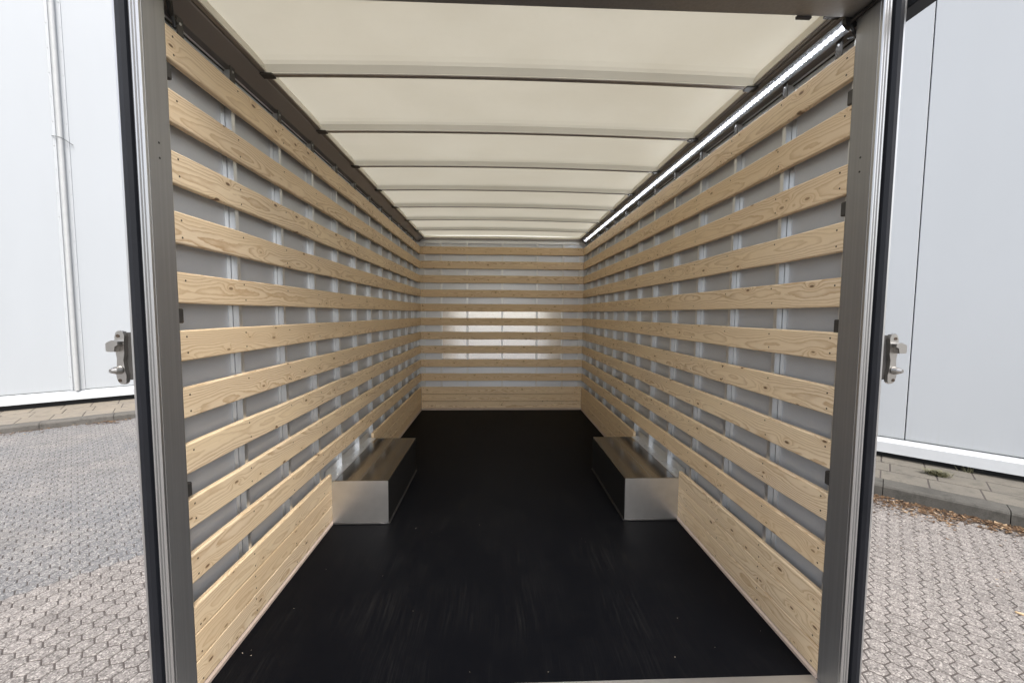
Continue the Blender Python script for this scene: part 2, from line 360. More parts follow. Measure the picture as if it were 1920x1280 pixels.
for i in range(-190, 190):
    for j in range(-190, 190):
        c = e1 * i + e2 * j
        if -11.0 < c.x < 8.5 and -8.0 < c.y < 11.5 and nL.dot(c) < KL - 0.06 and nR.dot(c) < KR - 0.06:
            cells.append(c)
def zone_b(c): return (c.y - c.x) > 7.02     # the older bluish paving starts on a straight course of stones
def seen(c):
    p = project((c.x, c.y, GZ))
    if p is None: return None
    u, v, z = p
    if v > 1290 or (-15 < u < 245 + 0.05 * (v - 740)) is False and (1658 - 0.04 * (v - 850) < u < 1935) is False: return None
    return z
vis = sorted((seen(c), k) for k, c in enumerate(cells) if seen(c) is not None)
near = set(k for _, k in vis[:300])
variants = []
for q in range(10):
    pair = []
    for mname in ('pavA', 'pavB'):
        vs, fs = paver_geo(random.Random(100 + q)); me = bpy.data.meshes.new('paver'); me.from_pydata(vs, [], fs)
        at = me.attributes.new('tone', 'FLOAT', 'FACE'); at.data.foreach_set('value', [((q * 37) % 10) / 9.0] * len(fs))
        me.materials.append(M[mname]); pair.append(me)
    variants.append(pair)
mv, mf, mt, mi = [], [], [], []
for k, c in enumerate(cells):
    dz = 0.0012 * math.sin(c.x * 1.7 + 0.6 * c.y) + rng.uniform(-0.001, 0.001); b = zone_b(c)
    if k in near:
        o = bpy.data.objects.new('paver', variants[rng.randrange(10)][1 if b else 0]); COL.objects.link(o); o.parent = ground
        o.location = (c.x, c.y, 0.022 + dz); o.rotation_euler = (0, 0, rad(60 * rng.randrange(6)))
    else:
        vs, fs = paver_geo(rng); s = len(mv)
        mv += [(x + c.x, y + c.y, z + 0.022 + dz) for x, y, z in vs]; mf += [tuple(s + i for i in f) for f in fs]
        tn = rng.random(); mt += [tn] * len(fs); mi += [1 if b else 0] * len(fs)
me = bpy.data.meshes.new('paver_field'); me.from_pydata(mv, [], mf)
at = me.attributes.new('tone', 'FLOAT', 'FACE'); at.data.foreach_set('value', mt)
me.materials.append(M['pavA']); me.materials.append(M['pavB']); me.polygons.foreach_set('material_index', mi)
pf = mesh_obj('paver_field', me, None, ground); tag(pf, kind='stuff')

# ------------------------------------------------------------------ raised pavements with kerbs
def pavement(nv, tv, k0, wall, s0, s1, slabmat, kmat, H):
    base = empty('pavement', (0, 0, GZ)); tag(base, kind='structure')
    rotm = math.atan2(tv.y, tv.x)
    def P(s, d): return tv * s + nv * d
    s = s0; L = 1.0
    km = []
    for q in range(3):
        pr = [(0, -0.05), (0, H - 0.03), (0.012, H - 0.010), (0.035, H + 0.002 * q), (0.24, H + 0.002), (0.24, -0.05)]
        sg = 1 if (Vector((-tv.y, tv.x)).dot(nv) > 0) else -1
        me = prism_me('kerb_stone', [(sg * a, b) for a, b in pr], 'x', 0.004, L - 0.004); me.materials.append(M[kmat]); km.append(me)
    i = 0
    while s < s1:
        p = P(s, k0); o = mesh_obj('kerb_stone', km[i % 3], None, base, (p.x, p.y, random.uniform(-0.003, 0.003)), rotm); s += L; i += 1
    W = (wall + 0.06 - k0 - 0.245) / 3; LN = 0.44
    sm = [box_me('slab', LN - 0.014, W - 0.022, 0.08, 0.003) for _ in range(1)]; sm[0].materials.append(M[slabmat])
    for r in range(3):
        s = s0 + (0.5 * LN if r % 2 else 0.13)
        while s < s1:
            p = P(s + LN / 2, k0 + 0.245 + W * (r + 0.5))
            o = mesh_obj('slab', sm[0], None, base, (p.x, p.y, H - 0.040 + random.uniform(-0.002, 0.002)), rotm + random.uniform(-0.004, 0.004))
            o.rotation_euler = (random.uniform(-0.006, 0.006), random.uniform(-0.006, 0.006), o.rotation_euler.z); s += LN
    # bedding under the slabs
    p = P((s0 + s1) / 2, (k0 + 0.24 + wall + 0.06) / 2)
    me = box_me('bedding', s1 - s0, wall + 0.06 - k0 - 0.25, 0.14); mesh_obj('bedding', me, 'joint', base, (p.x, p.y, H - 0.005 - 0.07), rotm)
    return base
pavement(nL, tL, KL, WL, -6.0, 5.0, 'slab', 'kerb', 0.11)
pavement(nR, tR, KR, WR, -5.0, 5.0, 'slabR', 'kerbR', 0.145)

# ------------------------------------------------------------------ white clad building round the yard corner
bld = empty('white_warehouse', (CORNER.x, CORNER.y, GZ))
tag(bld, 'white metal clad warehouse wrapping the corner of the paved yard behind the cargo box', 'building')
BTOP = 11.0
def wall_side(nv, tv, plane, joints, mat, s_min, s_max):
    rot = math.atan2(tv.y, tv.x); sg = 1 if Vector((-tv.y, tv.x)).dot(nv) > 0 else -1
    def P(s, d): p = tv * s + nv * d; return Vector((p.x - CORNER.x, p.y - CORNER.y))
    for a, b in zip(joints[:-1], joints[1:]):
        me = box_me('cladding_panel', b - a - 0.010, 0.08, BTOP - 0.43, 0.006)
        for v in me.vertices: v.co.z += (BTOP - 0.43) / 2; v.co.x += (b - a) / 2
        p = P(a, plane + 0.045); o = mesh_obj('cladding_panel', me, mat, bld, (p.x, p.y, 0.44), rot)
    L = s_max - s_min; sl = 0; s = s_min; k = 0
    pr = [(-0.075 * sg, 0.0), (-0.075 * sg, 0.150), (-0.060 * sg, 0.166), (0.02 * sg, 0.20), (0.04 * sg, 0.20), (0.04 * sg, 0.0)]
    while s < s_max:
        e = min(s + 4.0, s_max); me = prism_me('base_sill', pr, 'x', 0.003, e - s - 0.003)
        p = P(s, plane); mesh_obj('base_sill', me, 'sill', bld, (p.x, p.y, 0.228), rot); s = e
    p = P((s_min + s_max) / 2, plane + 0.10)
    mesh_obj('plinth', box_me('plinth', L, 0.06, 0.30), 'plinth', bld, (p.x, p.y, 0.13), rot)
    p = P((s_min + s_max) / 2, plane + 0.30)
    mesh_obj('wall_core', box_me('wall_core', L, 0.40, BTOP - 0.1), 'plinth', bld, (p.x, p.y, BTOP / 2), rot)
    return P, rot
sL = tL.dot(CORNER); sR = tR.dot(CORNER)
JL = [-1.735 - 3.4 * 3, -1.735 - 3.4 * 2, -1.735 - 3.4, -1.735, -1.735 + 3.4, -1.735 + 6.8, sL]
PL, rotL = wall_side(nL, tL, WL, [j for j in JL if j <= sL + 1e-6], 'cladL', JL[0], sL)
JR = [sR]
s = 0.20
lst = []
while s - 1.5 > sR: s -= 1.5
while s < 9: lst.append(s); s += 1.5
JR += lst
PR, rotR = wall_side(nR, tR, WR, JR, 'cladL', sR, JR[-1])
# joint flashing with rivets, and the pipe clipped beside it
fl = prism_me('joint_flashing', [(-0.085, 0.0), (-0.080, -0.008), (-0.045, -0.010), (-0.040, -0.030), (-0.030, -0.030), (-0.025, -0.010), (0.16, -0.010), (0.165, 0.0)], 'z', 0.0, BTOP - 0.45)
p = PL(-1.735, WL + 0.002); fo = mesh_obj('joint_flashing', fl, 'flash', bld, (p.x, p.y, 0.44), rotL)
rv = []
for k in range(20):
    for xx in (-0.066, 0.135):
        rv.append(cyl_me('r', (xx, -0.0085, 0.3 + k * 0.5), (xx, -0.018, 0.3 + k * 0.5), 0.011, 0.007, 8))
r = mesh_obj('rivets', join_me('rivets', rv), 'pipe', fo); tag(r, kind='stuff')
pp = PL(-1.735 + 0.04, WL - 0.05)
pipe = mesh_obj('downpipe', cyl_me('downpipe', (0, 0, 0), (0, 0, BTOP - 0.45), 0.042, n=20), 'pipe', bld, (pp.x, pp.y, 0.43), rotL, smooth=False)
mesh_obj('pipe_tie', tube_me('pipe_tie', [(-0.13, 0.035, 5.50), (-0.05, -0.035, 5.49), (0.0, -0.046, 5.48), (0.05, -0.03, 5.46), (0.18, 0.03, 5.38)], 0.008, 8), 'wire', pipe)

# ------------------------------------------------------------------ cargo box
XS, XT, XP, XO = 1.10, 1.12, 1.147, 1.172
Y0, Y1, YB = 1.265, 1.352, 5.527
YBT, YBP, YBO = YB + 0.02, YB + 0.047, YB + 0.075
ZR = 2.362; RAILZ = 2.272
cb = empty('cargo_box', (0, 3.4, GZ))
tag(cb, 'open empty cargo box body with pine slatted walls, black floor and cream roof', 'cargo box')
OFF = Vector((0, -3.4, -GZ))
def cbox(name, x0, x1, y0, y1, z0, z1, mat, parent=None, bev=0.0, seg=1):
    o = box(name, x0, x1, y0, y1, z0, z1, mat, parent or cb, bev, seg)
    if parent is None: o.location = o.location + OFF
    return o
def cmesh(name, me, mat, loc=(0, 0, 0), rotz=0.0, smooth=False):
    return mesh_obj(name, me, mat, cb, Vector(loc) + OFF, rotz, smooth)
def cprism(name, pts, axis, a, b, mat): return cmesh(name, prism_me(name, pts, axis, a, b), mat)

# floor, sill and skin
fm = bpy.data.meshes.new('floor_board')
cbox('floor_board', -XP + 0.001, XP - 0.001, 1.372, YBP - 0.001, -0.03, 0.0, 'floor', bev=0.0)
cprism('door_sill', [(Y0 - 0.004, -0.16), (Y0 - 0.004, -0.008), (Y0 + 0.004, -0.002), (1.30, -0.002), (1.304, -0.005), (1.312, -0.005), (1.316, -0.002), (1.3715, -0.001), (1.3715, -0.16)], 'x', -XS + 0.001, XS - 0.001, 'bright')
for s in (-1, 1):
    cbox('side_skin', s * (XP + 0.006), s * XO, Y0 + 0.05, YBO, -0.12, ZR + 0.05, 'skin')
cbox('front_skin', -XP, XP, YBP + 0.004, YBO, -0.12, ZR + 0.05, 'skin')

# studs and sheet panels on the side walls
studY = [1.692 + 0.3465 * k for k in range(11)]
def stud_me():
    # plan profile (depth d from the sheet, along y): flange on the sheet, web, face towards the room
    pts = [(-0.026, 0.0), (-0.026, 0.002), (-0.0025, 0.002), (-0.0025, 0.0), (0, 0.0), (0.0, 0.0265), (0.021, 0.0265), (0.021, 0.0)]
    return pts
for s in (-1, 1):
    ys = [Y1 + 0.006] + studY + [YBT]
    base = []
    pl = [(XP * s, -1)]
    pr = [(s * (XP - d), y) for y, d in stud_me()]
    me = prism_me('wall_stud', pr, 'z', 0.0, RAILZ - 0.004); me.materials.append(M['stud'])
    for y in studY:
        cmesh('wall_stud', me, None, (0, y, 0.0))
    ed = [(s * XP, 0.0), (s * (XT + 0.0005), 0.0), (s * (XT + 0.0005), 0.024), (s * XP, 0.024)]
    cprism('end_stud', [(x, Y1 + 0.004 + y) for x, y in ed], 'z', 0.0, RAILZ - 0.004, 'stud')
    cprism('end_stud', [(x, YBT - 0.060 + y) for x, y in ed], 'z', 0.0, RAILZ - 0.004, 'stud')
    for a, b in zip(ys[:-1], ys[1:]):
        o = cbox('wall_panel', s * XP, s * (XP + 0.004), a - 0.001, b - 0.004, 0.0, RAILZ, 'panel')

# back wall sheets and studs
backX = [-0.83, -0.475, 0.0, 0.475, 0.83]
me = prism_me('wall_stud', [(-0.013, 0.0), (-0.013, -0.0265), (0.013, -0.0265), (0.013, 0.0)], 'z', 0.0, 2.262); me.materials.append(M['stud'])
for x in backX: cmesh('wall_stud', me, None, (x, YBP, 0.0))
for s in (-1, 1):
    cprism('corner_stud', [(s * (XP - 0.002), YBP), (s * (XP - 0.002), YBT + 0.001), (s * 1.045, YBT + 0.001), (s * 1.045, YBP)], 'z', 0.0, 2.262, 'stud')
bx = [-1.05] + backX + [1.05]
for a, b in zip(bx[:-1], bx[1:]):
    if a >= -0.84 and b <= 0.84:
        cbox('wall_panel', a + 0.003, b - 0.003, YBP, YBP + 0.003, 0.0, 0.684, 'panelPale')
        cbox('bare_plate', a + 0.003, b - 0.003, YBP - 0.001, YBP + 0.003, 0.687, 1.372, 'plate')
        cbox('wall_panel', a + 0.003, b - 0.003, YBP, YBP + 0.003, 1.375, 2.27, 'panelPale')
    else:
        cbox('wall_panel', a + 0.003, b - 0.003, YBP, YBP + 0.003, 0.0, 2.27, 'panelPale')

# slats
HB, SP, Z0S = 0.101, 0.1897, 0.405
slatZ = [Z0S + SP * k + HB / 2 for k in range(10)]
def slat_me(L, h, chunks=14, wav=0.0, seed=0):
    rg = random.Random(seed); bm = bmesh.new(); prof = []
    c = 0.0045; X = 0.010; Z = h / 2
    prof = [(-X, -Z), (X - c, -Z), (X - c * 0.3, -Z + c * 0.3), (X, -Z + c), (X, Z - c), (X - c * 0.3, Z - c * 0.3), (X - c, Z), (-X, Z)]
    rows = []
    for k in range(chunks + 1):
        y = -L / 2 + L * k / chunks; dz = rg.uniform(-wav, wav) if 0 < k < chunks else 0.0
        rows.append([bm.verts.new((x, y, z + dz)) for x, z in prof])
    for a, b in zip(rows[:-1], rows[1:]):
        for i in range(len(prof)): bm.faces.new((a[i], a[(i + 1) % len(prof)], b[(i + 1) % len(prof)], b[i]))
    bm.faces.new(rows[0][::-1]); bm.faces.new(rows[-1])
    bmesh.ops.recalc_face_normals(bm, faces=bm.faces)
    me = bpy.data.meshes.new('slat'); bm.to_mesh(me); bm.free(); me.materials.append(M['wood']); return me
def screws_me(ys, h, seed, sparse=1.0):
    rg = random.Random(seed); ms = []
    for y in ys:
        for zz in (-h * 0.27, h * 0.27):
            if rg.random() > sparse: continue
            yy = y + rg.uniform(-0.005, 0.005); z = zz + rg.uniform(-0.006, 0.006)
            ms.append(cyl_me('s', (0.0092, yy, z), (0.0104, yy, z), 0.0036, 0.0034, 8))
    me = join_me('screws', ms); me.materials.append(M['screw']); return me
LS = YB - Y1 - 0.004; CY = (YB - 0.002 + Y1 + 0.002) / 2
side_slats = [slat_me(LS, HB, 14, 0.002, 20 + i) for i in range(4)]
def place_slat(name, me, loc, rz, scr=None):
    o = cmesh(name, me, None, loc, rz)
    if scr is not None:
        c = bpy.data.objects.new('screws', scr); COL.objects.link(c); c.parent = o; c['kind'] = 'stuff'
    return o
for s in (-1, 1):
    # local +x looks into the room; for the right wall the slat is turned by 180 degrees
    ysl = [((y + 0.010) - CY) * (1 if s < 0 else -1) for y in [Y1 + 0.02] + studY + [YB - 0.05]]
    scs = [screws_me(ysl, HB, 60 + i, 0.85) for i in range(3)]
    for k, z in enumerate(slatZ):
        place_slat('slat', side_slats[(k + (s > 0) * 2) % 4], (s * (XS + 0.010), CY, z + random.uniform(-0.002, 0.002)), 0 if s < 0 else math.pi, scs[k % 3])
    # three kick boards below, cut at the wheel box
    hb = 0.0980
    for (a, b) in ((Y1 + 0.003, 2.503), (3.372, YB - 0.003)):
        L = b - a; c = (a + b) / 2
        kb = [slat_me(L, hb, 8, 0.0, 90 + i) for i in range(2)]
        ks = screws_me([((y + 0.01) - c) * (1 if s < 0 else -1) for y in [Y1 + 0.02] + studY if a + 0.01 < y < b - 0.01], hb, 77, 0.8)
        for r in range(3):
            place_slat('kick_board', kb[r % 2], (s * (XS + 0.010), c, 0.0225 + 0.050 + 0.1003 * r + random.uniform(-0.0004, 0.0004)), 0 if s < 0 else math.pi, ks)
        pts = [(s * XT, 0.0), (s * (XS - 0.004), 0.0), (s * (XS - 0.004), 0.012), (s * (XS + 0.002), 0.0225), (s * XT, 0.0225)]
        cprism('skirting_strip', pts, 'y', a, b, 'skirt')
LB = 2 * XS - 0.004
back_slats = [slat_me(LB, HB, 10, 0.0016, 40 + i) for i in range(3)]; scb = screws_me(backX + [-1.07, 1.07], HB, 5, 0.6)
for k, z in enumerate(slatZ):
    place_slat('slat', back_slats[k % 3], (0, YB + 0.010, z + random.uniform(-0.002, 0.002)), -math.pi / 2, scb)
kbb = slat_me(LB, 0.0962, 8, 0.0, 3)
for r in range(3):
    place_slat('kick_board', kbb, (0, YB + 0.010, 0.0225 + 0.050 + 0.1003 * r), -math.pi / 2, scb)
cbox('skirting_strip', -XS + 0.006, XS - 0.006, YB - 0.004, YB + 0.018, 0.0, 0.0225, 'skirt')

# wheel boxes
for s in (-1, 1):
    a, b, zt = 2.506, 3.370, 0.278; xi = 0.752; xo = XP - 0.003
    wb = cbox('wheel_box', s * (xi + 0.004), s * xo, a + 0.002, b, 0.001, zt - 0.003, 'box')
    o = box('front_sheet', s * (xi + 0.001), s * (XS + 0.018), 0, 0.004, 0.002, zt - 0.001, 'box', wb)
    o.location = Vector((s * (xi + XS + 0.019) / 2, a, zt / 2)) + OFF - wb.location
    o = box('lid', s * (xi - 0.001), s * 1.083, 0, b - a + 0.004, 0, 0.004, 'boxtop', wb, 0.001)
    o.location = Vector((s * (xi - 0.001 + 1.083) / 2, (a + b) / 2, zt)) + OFF - wb.location
    o = box('inner_sheet', 0, 0.004, 0, b - a, 0.004, zt - 0.003, 'black', wb)
    o.location = Vector((s * (xi + 0.001), (a + b) / 2, zt / 2)) + OFF - wb.location
    fl = prism_me('flange', [(s * 1.082, zt + 0.0025), (s * 1.082, zt + 0.0055), (s * (XP - 0.007), zt + 0.010), (s * (XP - 0.007), zt + 0.060), (s * (XP - 0.004), zt + 0.060), (s * (XP - 0.004), zt + 0.0025)], 'y', a + 0.004, b - 0.002)
    o = mesh_obj('flange', fl, 'stud', wb, OFF - wb.location)
    bd = [(s * 1.10, a - 0.003, 0.003), (s * 1.0, a - 0.004, 0.004), (s * 0.9, a - 0.003, 0.003), (s * 0.80, a - 0.0045, 0.004), (s * (xi - 0.003), a - 0.003, 0.003), (s * (xi - 0.004), 2.8, 0.004), (s * (xi - 0.003), 3.1, 0.003), (s * (xi - 0.004), b, 0.004)]
    o = mesh_obj('sealant_bead', tube_me('sealant_bead', bd, 0.006, 8), 'black', wb, OFF - wb.location)
    o = mesh_obj('lid_fold', prism_me('lid_fold', [(s * 0.925, zt + 0.0018), (s * 0.928, zt + 0.0032), (s * 0.931, zt + 0.0018)], 'y', a + 0.002, b), 'boxtop', wb, OFF - wb.location)
    rv = join_me('rivets', [cyl_me('r', (s * 1.104, a + 0.10 + 0.17 * k, zt + 0.006), (s * 1.104, a + 0.10 + 0.17 * k, zt + 0.0105), 0.006, 0.004, 8) for k in range(5)])
    o = mesh_obj('rivets', rv, 'bright', wb, OFF - wb.location); tag(o, kind='stuff')

# roof: side rails, bows, translucent sheet
def arch(x): return 0.014 * (1 - (x / 1.06) ** 2)
for s in (-1, 1):
    lower = [(s * (XP + 0.003), 2.282), (s * 1.122, 2.282), (s * 1.118, 2.286), (s * 1.074, 2.326), (s * 1.072, 2.334), (s * (XP + 0.003), 2.345)]
    upper = [(s * 1.0735, 2.337), (s * 1.066, 2.331), (s * 1.054, 2.334), (s * 1.054, 2.340), (s * 1.060, 2.366), (s * (XP + 0.003), 2.380), (s * (XP + 0.003), 2.348)]
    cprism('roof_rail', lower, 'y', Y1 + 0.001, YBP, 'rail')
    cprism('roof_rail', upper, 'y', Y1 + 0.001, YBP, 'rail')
    cbox('edge_lip', s * 1.0525, s * 1.0475, 1.362, YBP - 0.01, 2.336, 2.366, 'bow')
    # thin trim line under the rail
    cbox('rail_trim', s * (XP - 0.006), s * (XP - 0.0015), Y1 + 0.03, YBP - 0.03, 2.262, 2.266, 'black')
    cb_me = box_me('clip', 0.004, 0.030, 0.064, 0.002); cb_me.materials.append(M['dark'])
    cs = cyl_me('clip_screw', (0, 0, 0), (-s * 0.0015, 0, 0), 0.005, 0.004, 8); cs.materials.append(M['bright'])
    for y in [Y1 + 0.075] + studY:
        o = cmesh('clip', cb_me, None, (s * 1.1165, y + 0.010, 2.252))
        c = bpy.data.objects.new('clip_screw', cs); COL.objects.link(c); c.parent = o; c.location = (-s * 0.002, 0, 0.012)
bowY = [1.835 + 0.536 * k for k in range(7)]
def bow_me(prof=((-0.0125, 0.0), (0.0125, 0.0), (0.0125, 0.030), (-0.0125, 0.030)), mat='bow', nm='roof_bow'):
    N = 16; vs = []; fs = []; n = len(prof)
    for i in range(N + 1):
        x = -1.050 + 2.10 * i / N
        vs += [(x, y, z + arch(x)) for y, z in prof]
    for i in range(N):
        for k in range(n): fs.append((i * n + k, i * n + (k + 1) % n, (i + 1) * n + (k + 1) % n, (i + 1) * n + k))
    fs += [tuple(range(n - 1, -1, -1)), tuple(N * n + k for k in range(n))]
    me = bpy.data.meshes.new(nm); me.from_pydata(vs, [], fs); me.materials.append(M[mat])
    bm = bmesh.new(); bm.from_mesh(me); bmesh.ops.recalc_face_normals(bm, faces=bm.faces); bm.to_mesh(me); bm.free(); return me
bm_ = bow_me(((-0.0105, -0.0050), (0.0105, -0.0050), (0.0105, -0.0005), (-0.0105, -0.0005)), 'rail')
capme = prism_me('bow_bracket', [(-0.038, -0.019), (0.036, -0.019), (0.040, -0.012), (0.040, 0.012), (0.036, 0.019), (-0.038, 0.019)], 'z', -0.006, 0.0); capme.materials.append(M['dark'])
capme2 = prism_me('bow_bracket', [(0.038, -0.019), (-0.036, -0.019), (-0.040, -0.012), (-0.040, 0.012), (-0.036, 0.019), (0.038, 0.019)], 'z', -0.006, 0.0); capme2.materials.append(M['dark'])
fr_l = prism_me('bow_bracket', [(0, 0), (1, 0), (1, 1)], 'z', 0, 1)
for k, y in enumerate([1.385] + bowY):
    if k > 0:
        b = cmesh('roof_bow', bm_, None, (0, y, 2.331))
    for s, me in ((-1, capme), (1, capme2)):
        o = cmesh('bow_bracket', me, None, (s * 1.062, y, 2.330))
def roof_me():
    # one sheet, folded down in a shallow trough over every bow
    N = 16; vs = []; fs = []; rows = [(1.30, 2.3625)]
    for y in bowY:
        rows += [(y - 0.085, 2.3625), (y - 0.052, 2.3600), (y - 0.034, 2.3545), (y - 0.0140, 2.3315), (y + 0.0140, 2.3315), (y + 0.060, 2.3625)]
    rows.append((YBP, 2.3625)); n = N + 1
    for y, z in rows:
        for i in range(n):
            x = -1.058 + 2.116 * i / N; vs.append((x, y, z + arch(x)))
    for r in range(len(rows) - 1):
        for i in range(N): fs.append((r * n + i, r * n + i + 1, (r + 1) * n + i + 1, (r + 1) * n + i))
    me = bpy.data.meshes.new('roof_sheet'); me.from_pydata(vs, [], fs); return me
cmesh('roof_sheet', roof_me(), 'roof')
# front top rail over the back wall slats
cprism('back_rail', [(YBP, 2.262), (YBP - 0.030, 2.262), (YBP - 0.030, 2.275), (YBP - 0.020, 2.279), (YBP - 0.020, 2.300), (YBP - 0.034, 2.304), (YBP - 0.034, 2.334), (YBP, 2.334)], 'x', -1.07, 1.07, 'stud')
cprism('back_rail', [(YBP - 0.036, 2.307), (YBP - 0.050, 2.311), (YBP - 0.050, 2.3325), (YBP - 0.036, 2.3325)], 'x', -1.07, 1.07, 'rail')
cprism('edge_lip', [(YBP - 0.012, 2.336), (YBP - 0.006, 2.336), (YBP - 0.006, 2.362), (YBP - 0.012, 2.362)], 'x', -1.045, 1.045, 'bow')
for x in backX + [-1.03, 1.03]:
    cbox('clip', x - 0.012, x + 0.012, YBT - 0.006, YBT - 0.002, 2.225, 2.272, 'stud')

# LED batten on the right rail
cxl, czl = 1.090, 2.292; ang = math.atan2(0.040, -0.044)      # chamfer direction
nx, nz = -math.sin(math.atan2(0.040, 0.044)), -math.cos(math.atan2(0.040, 0.044)); tx, tz = -nz, nx
def lp(a, d): return (cxl + a * tx + d * nx, czl + a * tz + d * nz)
half = [lp(0.021 * math.cos(t), 0.004 + 0.017 * math.sin(t)) for t in [math.pi * i / 10 for i in range(11)]]
led = cprism('led_batten', [lp(-0.0215, -0.006), lp(0.0215, -0.006), lp(0.0215, 0.003), lp(-0.0215, 0.003)], 'y', 1.372, 5.36, 'bright')
mesh_obj('cover', prism_me('cover', half + [lp(-0.0195, 0.0035), lp(0.0195, 0.0035)], 'y', 1.374, 5.358), 'tube', led)
mesh_obj('led_strip', prism_me('led_strip', [lp(-0.006, 0.0045), lp(0.006, 0.0045), lp(0.006, 0.0065), lp(-0.006, 0.0065)], 'y', 1.376, 5.355), 'led', led)
endp = [lp(0.0235 * math.cos(t), 0.003 + 0.0195 * math.sin(t)) for t in [math.pi * i / 10 for i in range(11)]] + [lp(-0.0235, -0.006), lp(0.0235, -0.006)]
mesh_obj('end_cap', prism_me('end_cap', endp, 'y', 1.358, 1.372), 'black', led)
mesh_obj('end_cap', prism_me('end_cap', endp, 'y', 5.36, 5.385), 'bright', led)
mesh_obj('cable', tube_me('cable', [(1.086, 1.362, 2.286), (1.088, 1.345, 2.290), (1.0935, 1.325, 2.2935), (1.0935, 1.30, 2.2935), (1.0935, 1.27, 2.2935), (1.10, 1.255, 2.298), (1.108, 1.25, 2.31)], 0.006), 'black', led)
mesh_obj('cable', tube_me('cable', [(1.087, 1.363, 2.282), (1.0945, 1.357, 2.258), (1.112, 1.366, 2.245), (1.115, 1.40, 2.262)], 0.005), 'black', led)
# black cable ends in the opposite corner
cmesh('corner_cable', tube_me('corner_cable', [(-1.115, 1.42, 2.255), (-1.112, 1.39, 2.268), (-1.094, 1.365, 2.285), (-1.0935, 1.33, 2.2935), (-1.0935, 1.29, 2.2935), (-1.10, 1.26, 2.30)], 0.0065), 'black')
cmesh('corner_cable', tube_me('corner_cable', [(-1.108, 1.405, 2.232), (-1.110, 1.398, 2.262), (-1.096, 1.375, 2.292)], 0.005), 'black')

# rear frame
JT = 2.300
for s in (-1, 1):
    po = cprism('frame_post', [(s * XS, Y1), (s * XS, Y0 + 0.003), (s * (XS + 0.003), Y0), (s * (XO + 0.0), Y0 + 0.010), (s * XO, Y0 + 0.049), (s * (XP + 0.001), Y1)], 'z', -0.16, JT + 0.065, 'jamb')
    # ribbed aluminium profile on the front edge
    rib = [(XS + 0.0005, Y0 + 0.002), (XS + 0.0005, Y0 - 0.006), (XS + 0.003, Y0 - 0.009), (XS + 0.006, Y0 - 0.009), (XS + 0.0075, Y0 - 0.005), (XS + 0.0095, Y0 - 0.005), (XS + 0.011, Y0 - 0.009), (XS + 0.014, Y0 - 0.009), (XS + 0.0155, Y0 - 0.005), (XS + 0.0175, Y0 - 0.005), (XS + 0.019, Y0 - 0.010), (XS + 0.023, Y0 - 0.010), (XS + 0.024, Y0 - 0.004), (XS + 0.024, Y0 + 0.002)]
    me = prism_me('ribbed_trim', [(s * x, y) for x, y in rib], 'z', -0.16, JT + 0.004); mesh_obj('ribbed_trim', me, 'bright', po)
    seal = [(XS + 0.0250, Y0 + 0.003), (XS + 0.0255, Y0 - 0.004), (XS + 0.029, Y0 - 0.006), (XS + 0.031, Y0 - 0.001), (XS + 0.034, Y0 - 0.012), (XS + 0.042, Y0 - 0.021), (XS + 0.052, Y0 - 0.022), (XS + 0.058, Y0 - 0.014), (XS + 0.0585, Y0 + 0.003)]
    me = prism_me('rubber_seal', [(s * x, y) for x, y in seal], 'z', -0.16, JT + 0.06); mesh_obj('rubber_seal', me, 'rubber', po)
    edge = [(XS + 0.0595, Y0 + 0.003), (XS + 0.0595, Y0 - 0.012), (XS + 0.0605, Y0 - 0.014), (XS + 0.066, Y0 - 0.014), (XS + 0.068, Y0 - 0.011), (XS + 0.0685, Y0 + 0.003)]
    me = prism_me('outer_edge', [(s * x, y) for x, y in edge], 'z', -0.16, JT + 0.06); mesh_obj('outer_edge', me, 'bright', po)
    dots = [cyl_me('d', (s * (XS + 0.001), Y0 + 0.042, z), (s * (XS - 0.0006), Y0 + 0.042, z), 0.0035, n=8) for z in (1.79, 1.835)]
    h = mesh_obj('screw_holes', join_me('screw_holes', dots), 'black', po); tag(h, kind='stuff')
hd = cprism('frame_header', [(Y1 + 0.006, JT + 0.001), (Y0 + 0.003, JT + 0.001), (Y0, JT + 0.004), (Y0, JT + 0.10), (Y1 + 0.006, JT + 0.10)], 'x', -XS + 0.0005, XS - 0.0005, 'jamb')
rh = [(Y0 + 0.002, JT + 0.002), (Y0 - 0.006, JT + 0.002), (Y0 - 0.009, JT + 0.005), (Y0 - 0.005, JT + 0.008), (Y0 - 0.005, JT + 0.011), (Y0 - 0.009, JT + 0.014), (Y0 - 0.004, JT + 0.024), (Y0 + 0.002, JT + 0.024)]
mesh_obj('ribbed_trim', prism_me('ribbed_trim', rh, 'x', -XS + 0.002, XS - 0.002), 'bright', hd)
mesh_obj('rubber_seal', prism_me('rubber_seal', [(Y0 + 0.002, JT + 0.026), (Y0 - 0.02, JT + 0.032), (Y0 - 0.02, JT + 0.052), (Y0 + 0.002, JT + 0.058)], 'x', -XS - 0.02, XS + 0.02), 'rubber', hd)
box_o = cbox('header_bumper', 0.905, 0.955, Y1 + 0.007, Y1 + 0.020, 2.2955, 2.306, 'bracket', bev=0.002)
cbox('rain_gutter', 1.176, 1.235, 1.05, 1.40, 2.262, 2.300, 'rubber', bev=0.003)
cbox('rain_gutter', -1.235, -1.176, 1.262, 1.40, 2.335, 2.365, 'rubber', bev=0.003)
for s, zs in ((-1, (2.078, 1.311, 0.729)), (1, (2.053, 1.687, 1.287, 0.747))):
    for z in zs: cbox('rubber_stop', s * 1.1035, s * 1.1195, Y1 + 0.0015, Y1 + 0.026, z - 0.024, z + 0.024, 'dark', bev=0.003)

